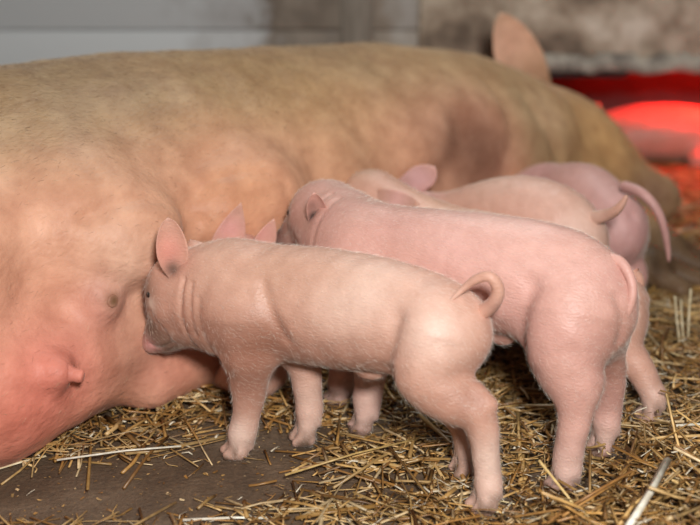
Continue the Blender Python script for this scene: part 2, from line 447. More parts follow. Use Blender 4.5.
def finish_pig(fr, B, label, extras=(), spots=(), grooves=(), feet=(), eyes=(), hairs=9000, base=PINK, seed=1, group='suckling piglets in a row', face_dirt=None, name='piglet', mat=None):
    V, Q = B.mesh(); V = relax(V, Q, 2, .35)
    n = normals(V, Q)
    snap = lambda c, S: S[((S-np.array(c))**2).sum(1).argmin()]
    clefts = [[g+f*.024+np.array([0, 0, .022]), g+f*(toe+.012)+np.array([0, 0, .012]), g+f*(toe+.014)+np.array([0, 0, .002])] for g, f, toe in FOOTS]; FOOTS.clear()
    grooves = list(grooves)+[(c, .0026, .0045) for c in clefts]
    grooves = [([snap(c, V) for c in poly], wd, dp) for poly, wd, dp in grooves]
    for poly, wd, dp in grooves: V = V-n*(dp*np.exp(-(seg_dist(V, poly)/wd)**2))[:, None]
    V = V+n*(hashn(V, 90, seed)*.0006)[:, None]
    VV, QQ = [V], [Q]; k = len(V)
    for ev, eq in extras: VV.append(ev); QQ.append(eq+k); k += len(ev)
    V0, Q0 = V, Q
    V = np.concatenate(VV); Q = np.concatenate(QQ)
    col = np.tile(base, (len(V), 1)).astype(float)
    v = hashn(V, 35, seed+3)[:, None]*.5+.5
    col = col*(1-.25*v)+RED*.25*v*.6+PALE*.25*v*.4
    paint(col, V, [(snap(c, V), r, np.array(rgb)*(.5 if sum(rgb) < .8 else 1), a) for c, r, rgb, a in spots])
    for cl in clefts:
        wgt = (.75*np.exp(-(seg_dist(V, cl)/.0042)**2))[:, None]; col = col*(1-wgt)+DIRT_CLEFT*.8*wgt  # darkness of the toe cleft painted in as a line
    for g in feet:     # pale pasterns, worn dirty hooves
        d = np.linalg.norm((V-g)/np.array([.03, .03, .03]), axis=1)
        wgt = (.75*np.exp(-(np.linalg.norm((V-g-np.array([0, 0, .026])), axis=1)/.027)**2))[:, None]; col = col*(1-wgt)+PALE*wgt
        wgt = (np.clip(1.2-V[:, 2]/.028, 0, .88)*np.clip(.6+.7*hashn(V, 200, seed+9), .3, 1)*(np.linalg.norm(V[:, :2]-g[:2], axis=1) < .05))[:, None]; col = col*(1-wgt)+DIRT_CLEFT*wgt
    root = empty(name, fr.o, fr.rz); tag(root, label, 'piglet', group)
    o = add_mesh('body', V, Q, mat or M_PIG, root, col)
    for c, r in eyes:
        i = ((V0-np.array(c))**2).sum(1).argmin(); ball('eye', V0[i]-n[i]*r*.45, r, M_EYE, root)
    if hairs:
        hair('hair_coat', V0, Q0, M_HAIR, root, hairs, .0085, .00007, (-1, 0, -.45), .42, seed)
    return root

# ------------------------------------------------------------------ the sow lying on her side
def at(px, py, Y):
    d = ray(px, py); t = Y/d[1]; return np.array([d[0]*t, Y, CAM_H+d[2]*t])
fS = Frame((-.44, 1.35), (-.44+.722, 1.35+.692)); fS.o = np.array([-.44, 1.35, 0.0])
T = fS.loc
B = Body((-.95, -.36, -.02), (1.72, .70, .50), .0062)
B.chain([((-.62, .30, .19), .17), ((-.40, .28, .20), .19), ((-.1, .27, .205), .203), ((.3, .275, .213), .216), ((.7, .285, .202), .203), ((1.0, .265, .192), .193), ((1.16, .235, .17), .165)], .06, (1, 1.25, 1))
B.chain([((1.10, .235, .175), .165), ((1.25, .215, .155), .15), ((1.36, .175, .135), .13)], .06, (1, 1.1, 1))          # neck, jowl
B.cone((1.33, .19, .135), .125, (1.405, .105, .105), .090, .05)                            # skull to cheek
B.cone((1.40, .105, .105), .088, (1.455, .03, .075), .060, .04)                            # face
B.cone((1.455, .03, .075), .058, (1.475, .0, .068), .052, .015)                            # snout
B.cone((1.34, .09, .06), .06, (1.43, .02, .045), .04, .04)                                 # lower jaw
# udder: lower row and upper row of glands
for (s_, v_, z_, r_) in ((-.22, .06, .12, .13), (.0, .035, .095, .115), (.11, .04, .10, .10), (.22, .06, .10, .105), (.35, .085, .11, .10), (.52, .09, .12, .10), (.70, .075, .11, .095), (.87, .09, .11, .085), (1.02, .10, .11, .075)):
    B.ell((s_, v_, z_), (r_*.95, r_*.95, r_*.95), .05)
for (s_, v_, z_, r_) in ((-.05, .07, .26, .11), (.17, .065, .265, .10), (.44, .055, .240, .100), (.62, .10, .25, .085), (.80, .11, .24, .085), (.97, .115, .23, .075)):
    B.ell((s_, v_, z_), (r_, r_, r_*.9), .028 if s_ > .3 else .06)
B.cone((.22, -.015, .045), .035, (.34, .005, .05), .042, .03)                                 # flap of udder on the floor
# upper hind thigh, off the frame
B.cone((-.5, .1, .2), .16, (-.62, -.16, .1), .085, .06); B.cone((-.62, -.16, .1), .07, (-.70, -.30, .06), .045, .03)
# fore leg reaching out, trotters on the straw
B.chain([((1.27, .12, .12), .085), ((1.25, .0, .085), .058), ((1.18, -.10, .055), .042)], .04)
B.chain([((1.18, -.10, .055), .040), ((1.15, -.16, .045), .034), ((1.145, -.20, .042), .038)], .02)
for sg in (-1, 1):
    B.cone((1.145+.02*sg, -.20, .042), .026, (1.16+.030*sg, -.275, .022), .017, .008)
B.chain([((1.30, .06, .06), .06), ((1.32, -.06, .045), .042), ((1.27, -.16, .035), .034)], .03)
for sg in (-1, 1): B.cone((1.27+.016*sg, -.16, .035), .024, (1.30+.022*sg, -.235, .018), .015, .006)
TE = []
def teat(p, d, l, r):
    p = np.array(p); d = np.array(d, float); d /= np.linalg.norm(d)
    B.ell(p-d*.006, (.022,)*3, .025)
    TE.append(tube([(p-d*.01, r*1.5), (p+d*.006, r*1.45), (p+d*.013, r*1.1), (p+d*(.014+l*.5), r*1.0), (p+d*(.014+l*.85), r*.9), (p+d*(.014+l), r*.62)], 16, 12))
SURF = {}
V, Q = B.mesh(); V = relax(V, Q, 3, .4)
def hit(px, py):
    """point of the sow's skin seen along a direction from where the photographer stood"""
    c = T(np.array([0, 0, CAM_H])); d = ray(px, py); d = np.array([d@fS.u, d@fS.n, d[2]]); d /= np.linalg.norm(d)
    W = V-c; t = W@d; e = np.linalg.norm(W-t[:, None]*d, axis=1); near = e < .02
    if not near.any(): return V[e.argmin()]
    i = np.where(near)[0][t[near].argmin()]
    return c+d*t[i]
for px_, py_, r_ in ((145, 236, .085), (246, 208, .085)):     # swollen glands of the upper row, creased above
    c_ = hit(px_, py_); B.ell(c_+np.array([0, r_*.84, -.012]), (r_*1.05, r_, r_*.85), .016)
t1, t2 = hit(63, 373), hit(104, 300)
teat(t1, (.75, -1, -.15), .012, .0085); teat(t2, (.15, -1, .15), .005, .0085)
for s_ in (.70, .87): teat((s_, -.03, .10), (.1, -1, 0), .018, .008)
V, Q = B.mesh(); V = relax(V, Q, 2, .35)
n = normals(V, Q)
V = V+n*(hashn(V*np.array([1, 1, 1]), 22, 4)*.0022+hashn(V, 60, 8)*.0009)[:, None]
for poly, wd, dp in [([hit(490, 70), hit(512, 100), hit(520, 130), hit(512, 165)], .018, .010), ([hit(533, 95), hit(552, 125), hit(566, 160)], .016, .012),
                     ([hit(455, 175), hit(472, 145), hit(470, 120)], .03, .018), ([hit(198, 190), hit(215, 174), hit(250, 165), hit(285, 175), hit(298, 200)], .010, .009),
                     ([hit(85, 218), hit(115, 200), hit(150, 192), hit(185, 200), hit(200, 222)], .010, .009), ([hit(92, 400), hit(75, 350), hit(60, 310)], .02, .005), ([hit(130, 385), hit(165, 365), hit(190, 345)], .008, .006)]:
    V = V-n*(dp*np.exp(-(seg_dist(V, poly)/wd)**2))[:, None]
V[:, 2] = np.maximum(V[:, 2], .001)
e1 = ear_leaf(T(at(536, 97, 2.50)), T(at(499, 11, 2.44)), fS.loc(fS.o+np.array([1, 0, .3])), fS.loc(fS.o+np.array([-.1, -1, .1])), .050, .30, .05, .005, 20, 13, .75, .45)
e2 = ear_leaf(T(at(560, 150, 2.62)), T(at(545, 112, 2.74)), fS.loc(fS.o+np.array([1, 0, .0])), fS.loc(fS.o+np.array([0, 1, .1])), .045, .3, .0, .005, 16, 11, .75, .45)
V0, Q0 = V, Q
for ev, eq in [e1, e2]+TE: Q = np.concatenate([Q, eq+len(V)]); V = np.concatenate([V, ev])
TAN = np.array((.39, .25, .135)); PEACH = np.array((.585, .31, .205)); BROWN = np.array((.26, .15, .08))
bel = np.clip((.20-V[:, 1])/.16, 0, 1)*np.clip((1.12-V[:, 0])/.15, 0, 1)*np.clip((.44-V[:, 2])/.14, .0, 1)
bel = (bel*bel*(3-2*bel))[:, None]
col = TAN*(1-bel)+PEACH*bel
v = hashn(V, 14, 12)[:, None]; v2 = hashn(V, 45, 13)[:, None]; col = col*(1+.10*v+.07*v2*np.array([.6, 1, 1.2]))
SRED = (.66, .22, .15); 
paint(col, V, [(t1, .075, (.56, .20, .175), .65), (t1+np.array([0, .0, -.06]), .10, SRED, .45), (hit(25, 430), .10, (.62, .17, .12), .65), (t2, .036, (.48, .18, .15), .75), (t1, .018, (.36, .12, .09), .6),
     (hit(245, 190), .09, (.62, .29, .15), .6), (hit(150, 362), .05, (.20, .10, .07), .6), (hit(180, 372), .06, (.68, .28, .2), .6), (hit(340, 110), .16, (.60, .36, .18), .45),
     (hit(478, 150), .085, (.12, .05, .03), .8), (hit(135, 270), .06, (.74, .52, .40), .5), (t2+np.array([.003, -.019, .003]), .011, (.13, .07, .03), .95), (hit(170, 200), .10, (.66, .37, .24), .4),  # armpit spot: brown skin with the fold's shadow painted in
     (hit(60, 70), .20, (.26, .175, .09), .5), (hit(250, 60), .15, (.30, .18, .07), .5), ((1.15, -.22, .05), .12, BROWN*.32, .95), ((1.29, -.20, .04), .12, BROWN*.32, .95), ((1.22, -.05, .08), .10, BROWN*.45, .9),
     (T(at(510, 45, 2.45)), .10, (.92, .60, .45), .9), (T(at(525, 75, 2.45)), .05, (.58, .36, .22), .5), (hit(560, 112), .06, (.72, .50, .32), .6), (hit(610, 145), .14, (.66, .37, .155), .8), (hit(655, 190), .06, (.20, .11, .08), .7)])
sow = empty('sow', fS.o, fS.rz)
tag(sow, 'large tan and pink sow lying on her side nursing piglets', 'sow')
add_mesh('body', V, Q, M_SOW, sow, col)
def keep(c, nn): return np.clip(.15+1.2*(c[:, 1]-.02)/.2, .12, 1)*(c[:, 2] > .03)*(c[:, 0] > -.5)
hair('bristle_coat', V0, Q0, M_BRISTLE, sow, 34000, .013, .00017, (-1, .0, -.2), .28, 7, keep)
hair('bristle_coat', V0, Q0, M_DARKHAIR, sow, 26000, .011, .00016, (-1, .0, -.2), .22, 8, lambda c, nn: keep(c, nn)*(c[:, 0] < .95))
# ---- piglet in front: side on, head down at the udder
def legc(B, f, s, off, top, r, kind='front', z=0.0):
    """a plain standing leg in the animal's own frame"""
    if kind == 'front':
        B.chain([((s, off*.7, top), r), ((s+.004, off, .095), r*.62), ((s, off, .055), .0165), ((s, off, .032), .0150)], .018)
    else:
        B.chain([((s+.02, off*.7, top), r), ((s+.018, off, .10), r*.66), ((s-.018, off, .075), .021), ((s-.008, off, .045), .0165), ((s, off, .030), .0150)], .018)
    p = np.array([s, off, .030]); return foot(B, p, .0145, 0, drop=.030)
fA = Frame((.18, 1.26), (-.10, 1.386))
X, R = fA.X, fA.R
B = Body((-.33, -.11, -.012), (.36, .13, .34), .0025)
tr = (1, .80, 1)
B.chain([R(236, 299, 54), R(285, 303, 55), R(335, 309, 57), R(385, 316, 54), R(425, 325, 50), R(450, 331, 39)], .02, tr)
B.chain([R(236, 299, 53), R(207, 296, 47), R(186, 293, 36)], .02, (1, .85, 1))          # neck
B.ell(R(182, 292, 1)[0], (.040, .042, .046), .02)                                          # skull
B.cone(*R(180, 302, 31), *R(166, 328, 19), .015, False, (1, 1.0, 1))                       # face
B.cone(*R(166, 328, 17), *R(157, 339, 13), .01)
B.cone(*R(192, 322, 26), *R(168, 338, 12), .014)                                           # jaw
B.cone(*R(156, 333, 11), *R(152, 343, 10.5), .004)                                         # snout disc
B.ell(X(160, 293, .026), (.012, .008, .010), .008)                                         # brow
B.ell(X(370, 371, .0), (.019, .012, .011), .008)                                           # prepuce
B.chain([R(250, 315, 37, .025), R(250, 352, 24, .032)], .022)
B.chain([R(250, 350, 22, .032), R(249, 386, 16.5, .032), R(247, 411, 12, .032), R(243, 432, 13, .032)], .014)
gA = []
pf = X(241, 437, .032); gA.append(foot(B, pf, .0165, .70, drop=pf[2], toe=.020, spread=.0088))
B.chain([R(285, 330, 30, -.03), R(303, 360, 17, -.032), R(308, 392, 12.5, -.034), R(309, 410, 12, -.034)], .014)
pf = X(308, 414, -.034); gA.append(foot(B, pf, .0165, .70, drop=pf[2], toe=.018, spread=.0088))
B.chain([R(436, 336, 44, .018), R(430, 372, 33, .034), R(452, 398, 23, .036)], .022)
B.chain([R(446, 390, 23, .035), R(473, 409, 18.5, .036), R(483, 430, 14.2, .036), R(486, 458, 11.8, .036), R(488, 480, 12.5, .036)], .013)
B.cone(*R(478, 392, 8, .036), *R(489, 404, 8, .036), .010)
pf = X(488, 486, .036); gA.append(foot(B, pf, .0165, .70, drop=pf[2], toe=.018, spread=.0088))
B.chain([R(436, 345, 34, -.03), R(444, 392, 19, -.036), R(464, 424, 12.5, -.038), R(468, 446, 11, -.038)], .02)
pf = X(468, 451, -.038); gA.append(foot(B, pf, .0155, .70, drop=pf[2], spread=.0088))
ex = [tube([R(466, 318, 10.0, -.006), R(484, 311, 8.2, .004), R(495, 301, 7.4, .012), R(498, 288, 6.6, .016), R(490, 277, 5.8, .020), R(477, 279, 5.0, .022), R(464, 288, 3.6, .024), R(447, 304, 1.6, .032)], 48, 12),
      EAR(fA, (176, 280), (168, 219), .0205, .034, .050, (1, .25, -.15), (-.1, -1, .1), cup=.42, curl=-.04, thick=.0026, nt=22, nq=13, wb=.30, peak=.5, tipx=.5)]
ex.append(ear_leaf(X(200, 264, -.030), X(190, 240, -.055), (1, 0, 0), (.3, -1, .1), .019, .45))
gr = [([X(262, 285, .05), X(272, 310, .05), X(288, 338, .05)], .008, .0034), ([X(188, 280, .04), X(187, 300, .045), X(191, 325, .04), X(198, 345, .03)], .0035, .0034),
      ([X(196, 285, .045), X(196, 305, .05), X(201, 330, .045)], .004, .0024),
      ([X(205, 300, .05), X(208, 330, .05), X(214, 346, .04)], .005, .002),
      ([X(160, 308, .03), X(168, 326, .03), X(174, 338, .02)], .004, .0015),
      ([X(150, 346, .02), X(160, 350, .02), X(172, 347, .03)], .003, .003),
      ([X(398, 320, .05), X(396, 345, .05), X(392, 368, .04)], .013, .006)]
sp = [(X(250, 350, .045), .045, RED, .7), (X(250, 385, .045), .03, RED, .6), (X(170, 250, .04), .024, (.66, .25, .20), .85), (X(172, 267, .036), .012, (.03, .014, .012), 1.0),
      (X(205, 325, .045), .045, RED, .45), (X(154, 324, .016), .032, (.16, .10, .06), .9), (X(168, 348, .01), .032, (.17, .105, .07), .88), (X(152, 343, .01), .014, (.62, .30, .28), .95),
      (X(150, 292, .03), .024, (.28, .18, .12), .75), (X(157, 303, .035), .009, (.74, .60, .50), .7), (X(200, 350, .01), .028, (.34, .21, .14), .7), (X(462, 400, .05), .04, RED, .5), (X(340, 362, .04), .06, RED, .5),
      (X(365, 285, .055), .04, PALE, .5), (X(430, 330, .06), .045, PALE, .55), (X(335, 305, .06), .04, PALE, .4), (X(265, 262, .05), .05, (.50, .30, .21), .5), (X(330, 258, .04), .06, (.52, .32, .23), .4), (X(262, 330, .05), .03, RED, .5), (X(280, 340, .05), .03, RED, .4), (X(210, 262, .04), .05, (.60, .37, .27), .5),  # flank and thigh spots: pale hide with the flash highlight painted in
      (X(488, 460, .045), .03, PALE, .7), (X(240, 430, .04), .02, PALE, .7), (X(309, 395, -.025), .03, PALE, .4), (X(496, 303, .012), .012, (.42, .24, .21), .6)]
A = finish_pig(fA, B, 'pale pink piglet with curled tail standing on bare floor, head at the udder', ex, sp, gr, gA,
               [(X(153.5, 294, .033), .0045)], 22000, seed=2)

# ---- second piglet, its body just behind the first
fB = Frame((.29, 1.327), (0, 1.48)); X, R = fB.X, fB.R
B = Body((-.32, -.17, -.012), (.34, .13, .36), .0025)
B.chain([R(365, 262, 52), R(400, 262, 53), R(450, 268, 55), R(500, 275, 57), R(550, 284, 57), R(580, 296, 52), R(594, 308, 40)], .02, (1, .8, 1))
B.chain([R(365, 258, 50), R(345, 236, 44, -.03), R(330, 219, 35, -.055)], .02)
B.ell(X(322, 214, -.06), (.040, .038, .041), .02)
B.cone(*R(318, 217, 26, -.062), *R(299, 228, 16, -.07), .016); B.cone(*R(299, 228, 14, -.07), *R(287, 237, 11.5, -.075), .008)
B.cone(*R(322, 238, 24, -.055), *R(297, 241, 11, -.07), .014)
B.ell(X(296, 212, -.045), (.010, .007, .008), .006)
gB = []
B.chain([R(380, 315, 32, .025), R(372, 360, 18, .030), R(369, 385, 13, .030), R(367, 402, 12.5, .030)], .016)
pf = X(366, 408, .030); gB.append(foot(B, pf, .0165, .70, drop=pf[2], toe=.018, spread=.0088))
B.chain([R(360, 310, 30, -.03), R(348, 355, 17, -.034), R(344, 372, 13, -.034), R(342, 384, 12, -.034)], .016)
pf = X(341, 387, -.034); gB.append(foot(B, pf, .0165, .70, drop=pf[2], toe=.018, spread=.0088))
B.chain([R(570, 318, 50, .02), R(566, 352, 36, .038), R(576, 380, 24, .048)], .022)
B.chain([R(570, 372, 25, .046), R(576, 398, 18.5, .054), R(574, 424, 14.5, .060), R(569, 450, 13, .062), R(567, 466, 13, .062)], .014)
B.cone(*R(588, 372, 8, .044), *R(590, 392, 8, .052), .012)
pf = X(566, 471, .062); gB.append(foot(B, pf, .0165, .70, drop=pf[2], toe=.019, spread=.0088))
B.chain([R(590, 325, 40, -.025), R(600, 352, 23, -.034), R(609, 376, 15, -.045), R(609, 402, 12, -.055), R(606, 418, 12.5, -.055)], .016)
pf = X(606, 423, -.055); gB.append(foot(B, pf, .0165, .70, drop=pf[2], toe=.018, spread=.0088))
B.ell(X(501, 334, .01), (.020, .012, .014), .008)
B.ell(X(606, 332, .01), (.02, .022, .016), .012)
ex = [tube([R(600, 258, 7.5, -.004), R(620, 262, 6.0, .002), R(631, 280, 5.2, .010), R(632, 298, 4.8, .016), R(626, 315, 4.2, .020), R(614, 327, 3.4, .022), R(598, 335, 1.8, .024)], 40, 10),
      EAR(fB, (320, 229), (314, 191), .0150, -.002, .022, (1, .1, -.1), (-.2, -1, .1), cup=.6, curl=.05, thick=.0026, nt=18, nq=13, wb=.7, peak=.5),
      ear_leaf(X(330, 200, -.10), X(336, 184, -.125), (1, 0, 0), (.8, -.7, .1), .012, .5)]
gr = [([X(332, 200, -.02), X(330, 225, -.01), X(334, 250, 0)], .004, .002), ([X(342, 210, -.01), X(341, 235, 0), X(345, 255, .01)], .005, .002),
      ([X(536, 290, .05), X(530, 318, .05), X(527, 340, .05)], .014, .007), ([X(606, 300, .02), X(604, 330, .02)], .008, .003)]
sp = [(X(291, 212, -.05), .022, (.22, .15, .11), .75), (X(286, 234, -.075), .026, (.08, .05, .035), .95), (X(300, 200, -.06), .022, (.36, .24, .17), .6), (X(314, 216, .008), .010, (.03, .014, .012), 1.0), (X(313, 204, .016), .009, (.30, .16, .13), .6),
      (X(300, 230, -.05), .022, (.42, .28, .22), .6), (X(585, 350, .04), .04, RED, .4), (X(500, 332, .03), .025, RED, .6), (X(608, 360, -.02), .04, RED, .5), (X(370, 390, .04), .03, PALE, .4),
      (X(520, 250, .05), .08, (.72, .44, .38), .5), (X(565, 440, .045), .04, PALE, .35), (X(450, 230, .05), .06, (.70, .42, .37), .5)]
finish_pig(fB, B, 'pink piglet with long tail hanging down its rump behind the curly tailed piglet', ex, sp, gr, gB, [(X(290.5, 212, -.040), .004)], 20000, seed=5, base=np.array((.56, .305, .255)))

# ---- third piglet, low back, head and near ear seen over the second
fC = Frame((.41, 1.50), (.14, 1.70)); X, R = fC.X, fC.R
B = Body((-.34, -.12, -.012), (.34, .12, .32), .0032)
B.chain([R(432, 252, 44), R(470, 258, 46), R(510, 266, 46), R(560, 280, 46), R(595, 296, 42), R(606, 304, 36)], .02, (1, .8, 1))
B.chain([R(432, 248, 42), R(402, 225, 36), R(375, 203, 29)], .02, (1, .9, 1))
B.ell(X(368, 200, 0), (.038, .042, .042), .02)
B.cone(*R(362, 206, 26), *R(335, 232, 14), .016)
gC = []
gC += [legc(B, fC, fC.fs, .03, .13, .04), legc(B, fC, fC.fs-.02, -.03, .13, .04)]
B.chain([R(610, 312, 38, .02), R(622, 345, 19, .030), R(640, 370, 13.5, .030), R(649, 386, 11, .030), R(653, 394, 11, .030)], .014)
pf = X(654, 398, .030); gC.append(foot(B, pf, .0165, .70, drop=pf[2], toe=.018, spread=.0088))
gC.append(legc(B, fC, fC.hs+.11, -.035, .13, .042, 'hind'))
ex = [tube([R(634, 272, 6), R(640, 282, 5.0, -.006), R(638, 298, 4, -.016), R(634, 310, 2.5, -.02)], 24, 8),
      EAR(fC, (370, 197), (419, 204), .0160, .028, .062, (0, .6, .8), (-.1, -.8, .6), cup=.16, thick=.0035, wb=.7, peak=.42),
      ear_leaf(X(372, 190, -.03), X(392, 178, -.06), (0, .3, 1), (.2, -.8, .6), .013, .5)]
sp = [(X(398, 201, .048), .030, (.90, .52, .49), .95), (X(365, 178, 0), .03, (.48, .32, .22), .6), (X(340, 190, 0), .03, (.42, .27, .18), .6), (X(440, 215, 0), .07, (.68, .40, .28), .6), (X(655, 395, .03), .03, RED, .4)]
finish_pig(fC, B, 'piglet squeezed in third from the bare floor, ear folded back over its low neck', ex, sp, [], gC, [], 10000, seed=9)

# ---- fourth piglet with short upturned tail
fD = Frame((.345, 1.69), (.145, 1.84)); X, R = fD.X, fD.R
B = Body((-.32, -.12, -.012), (.30, .12, .32), .0035)
B.chain([R(455, 238, 40), R(485, 228, 43), R(520, 223, 45), R(552, 230, 44), R(570, 242, 38)], .02, (1, .8, 1))
B.chain([R(452, 236, 38), R(430, 226, 31), R(412, 216, 26)], .02)
B.cone(*R(408, 218, 24), *R(380, 240, 13), .016)
gD = [legc(B, fD, fD.fs-.01, .03, .13, .038), legc(B, fD, fD.fs, -.03, .13, .038), legc(B, fD, fD.hs+.01, .033, .13, .045, 'hind'), legc(B, fD, fD.hs+.03, -.033, .13, .045, 'hind')]
ex = [tube([R(590, 219, 8.0), R(606, 215, 6.6, .012), R(615, 211, 5.4, .022), R(622, 204, 4.0, .026), R(627, 195, 1.8, .026)], 24, 8),
      EAR(fD, (402, 191), (435, 167), .022, .015, .02, (1, 0, -.8), (0, -1, .5), cup=.12, thick=.0035, wb=.8, peak=.6),
      ear_leaf(X(405, 200, -.03), X(420, 175, -.06), (.8, 0, .6), (.1, -1, .2), .018, .3)]
sp = [(X(420, 180, .02), .035, (.78, .50, .50), .9), (X(540, 205, .05), .06, (.70, .44, .36), .5), (X(590, 225, .02), .04, PALE, .4), (X(500, 190, .0), .05, PALE, .35)]
finish_pig(fD, B, 'piglet with short upturned tail among the nursing row', ex, sp, [], gD, [], 7000, seed=12)

# ---- fifth piglet, seen from behind, long thin tail hanging
fF = Frame((.418, 1.86), (.345, 2.03)); W_ = lambda px, py, Y: fF.loc(at(px, py, Y))
B = Body((-.24, -.11, -.012), (.30, .11, .31), .0035)
h = fF.hs
B.chain([((h-.005, 0, .155), .062), ((h+.06, 0, .172), .066), ((0.02, 0, .165), .066), ((fF.fs, 0, .15), .062)], .02, (1, .85, 1))
B.chain([((fF.fs, 0, .15), .060), ((fF.fs+.05, 0, .14), .050), ((fF.fs+.085, 0, .125), .042)], .02)
B.cone((fF.fs+.085, 0, .125), .04, (fF.fs+.13, 0, .10), .019, .016)
gF = [legc(B, fF, fF.fs, .03, .13, .038), legc(B, fF, fF.fs+.01, -.03, .13, .038), legc(B, fF, h, .033, .13, .048, 'hind'), legc(B, fF, h-.01, -.033, .13, .048, 'hind')]
tl = [(W_(624, 186, 1.82), .0085), (W_(640, 192, 1.79), .0082), (W_(653, 204, 1.775), .0074), (W_(662, 221, 1.77), .0066), (W_(667, 243, 1.775), .0050), (W_(669, 262, 1.78), .0028)]
ex = [tube(tl, 30, 8), ear_leaf((fF.fs+.07, .03, .15), (fF.fs+.05, .07, .17), (1, 0, 0), (0, 1, -.2), .02, .4), ear_leaf((fF.fs+.07, -.03, .15), (fF.fs+.05, -.07, .17), (1, 0, 0), (0, -1, -.2), .02, .4)]
finish_pig(fF, B, 'piglet seen from behind with thin tail hanging straight beside the sow trotter', ex, [((h-.05, 0, .17), .05, (.62, .36, .34), .5)], [([(h-.07, 0, .20), (h-.07, 0, .10)], .008, .004)], gF, [], 7000, seed=15, base=np.array((.52, .28, .255)))

# ---- small piglet sitting between the first two, only its ears show
fE = Frame((-.130, 1.53), (-.158, 1.585)); W_ = lambda px, py, Y: fE.loc(at(px, py, Y))
B = Body((-.18, -.10, -.008), (.20, .10, .30), .0035)
B.chain([((-.03, 0, .045), .036), ((-.02, 0, .10), .038), ((.0, 0, .15), .036), ((.015, 0, .18), .033)], .02)
hc = fE.loc((-.160, 1.590, .195))
B.ell(hc, (.038, .036, .036), .02); B.cone(hc, .030, hc+np.array([.045, 0, -.035]), .016, .015)
for sg in (-1, 1):
    B.chain([((.01, .02*sg, .12), .022), ((.03, .024*sg, .065), .014), ((.03, .024*sg, .03), .012)], .014)
    foot(B, (.03, .024*sg, .03), .013, 0, drop=.03)
    B.chain([((-.03, .022*sg, .045), .025), ((.0, .028*sg, .03), .018), ((.02, .03*sg, .016), .012)], .014)
ex = [EAR(fE, (224, 252), (241, 203), .0235, 1.57, 1.565, Y=1, right=(1, .2, .1), face=(0, -1, .2), cup=.22, thick=.0026, wb=.95, peak=.15, tipx=.9),
      EAR(fE, (260, 252), (274, 219), .0165, 1.58, 1.575, Y=1, right=(1, .2, .1), face=(0, -1, .2), cup=.25, thick=.0026, wb=.95, peak=.2, tipx=.8)]
sp = [(W_(230, 228, 1.565), .02, (.72, .34, .32), .7), (W_(262, 232, 1.575), .02, (.72, .34, .30), .7)]
finish_pig(fE, B, 'hidden piglet of which two upright ears show over the curly tailed piglet', ex, sp, [], [], [], 5000, seed=18)
# ------------------------------------------------------------------ piglets asleep in the nest under the heat lamp
def lying(loc, rz, label, hairs, seed, k=1.0):
    fr = Frame((0, 0), (.2, 0)); fr.o = np.array(loc); fr.rz = rz
    B = Body((-.26, -.16, -.004), (.36, .16, .26), .004)
    B.chain([((-.13, 0, .065), .060), ((-.05, 0, .072), .068), ((.05, 0, .072), .068), ((.12, 0, .065), .060), ((.18, 0, .055), .046)], .02, (1, 1.15, 1))
    B.ell((.21, 0, .055), (.045, .042, .042), .02); B.cone((.22, 0, .05), .036, (.285, 0, .03), .019, .016); B.cone((.285, 0, .03), .018, (.30, 0, .028), .018, .004)
    for s_, y_ in ((.10, .07), (.08, -.07)):
        B.chain([((s_, y_*.6, .05), .034), ((s_+.05, y_, .022), .018), ((s_+.10, y_*1.1, .013), .011)], .016)
    for s_, y_ in ((-.12, .07), (-.12, -.07)):
        B.chain([((s_, y_*.6, .05), .045), ((s_+.05, y_*1.2, .025), .022), ((s_-.0, y_*1.35, .015), .012)], .018)
    ex = [ear_leaf((.195, .03, .08), (.17, .055, .135), (1, .3, 0), (.3, 1, 0), .022, .35), ear_leaf((.195, -.03, .08), (.17, -.055, .135), (1, -.3, 0), (.3, -1, 0), .022, .35),
          tube([((-.185, 0, .085), .007), ((-.205, .01, .075), .006), ((-.215, .03, .06), .005), ((-.21, .05, .04), .003)], 20, 8)]
    return finish_pig(fr, B, label, ex, [], [], [], [((.235, .03, .065), .005), ((.235, -.03, .065), .005)], hairs, seed=seed, group='piglets resting in the heated nest')
lying((.80, 2.99, 0), math.radians(172), 'red lit piglet lying in the nest behind the sow face', 5000, 31)
lying((1.10, 2.80, 0), math.radians(205), 'red lit piglet lying at the nest mouth past the sow snout', 5000, 33)

# ------------------------------------------------------------------ straw
def straw_mat(name):
    m, nt, b = new_mat(name); L = nt.links
    att = N(nt, 'ShaderNodeAttribute', attribute_name='Col')
    tc = N(nt, 'ShaderNodeTexCoord')
    n1 = N(nt, 'ShaderNodeTexNoise', i_Scale=90.0, i_Detail=3.0); L.new(tc.outputs['Object'], n1.inputs['Vector'])
    r1 = ramp(nt, [(.35, (.62, .55, .45)), (.65, (1.1, 1.08, 1.0))]); L.new(n1.outputs[0], r1.inputs[0])
    L.new(mixc(nt, .7, att.outputs['Color'], r1.outputs[0], 'MULTIPLY'), b.inputs['Base Color'])
    b.inputs['Roughness'].default_value = .38; b.inputs['Specular IOR Level'].default_value = .5
    return m
M_STRAW = straw_mat('straw')
RS = np.random.RandomState(77)
BLOB = [  # px, py, rx, ry, weight: where straw lies thick on the floor
    (130, 420, 110, 30, 1.0), (215, 380, 60, 25, 1.0), (340, 400, 90, 45, 1.0), (400, 450, 70, 32, .9), (520, 420, 90, 60, 1.2), (620, 420, 110, 110, 1.4), (690, 330, 80, 80, 1.2), (690, 480, 120, 60, 1.6),
    (560, 500, 90, 40, 1.1), (340, 515, 110, 16, .75), (440, 505, 60, 25, .7), (30, 455, 60, 14, .7), (690, 240, 140, 60, 1.2), (540, 330, 160, 60, 1.2)]
BARE = [(110, 492, 120, 24, 1.0), (265, 455, 55, 32, .95), (390, 492, 40, 14, .6), (30, 510, 80, 30, .9), (235, 492, 70, 16, .5)]
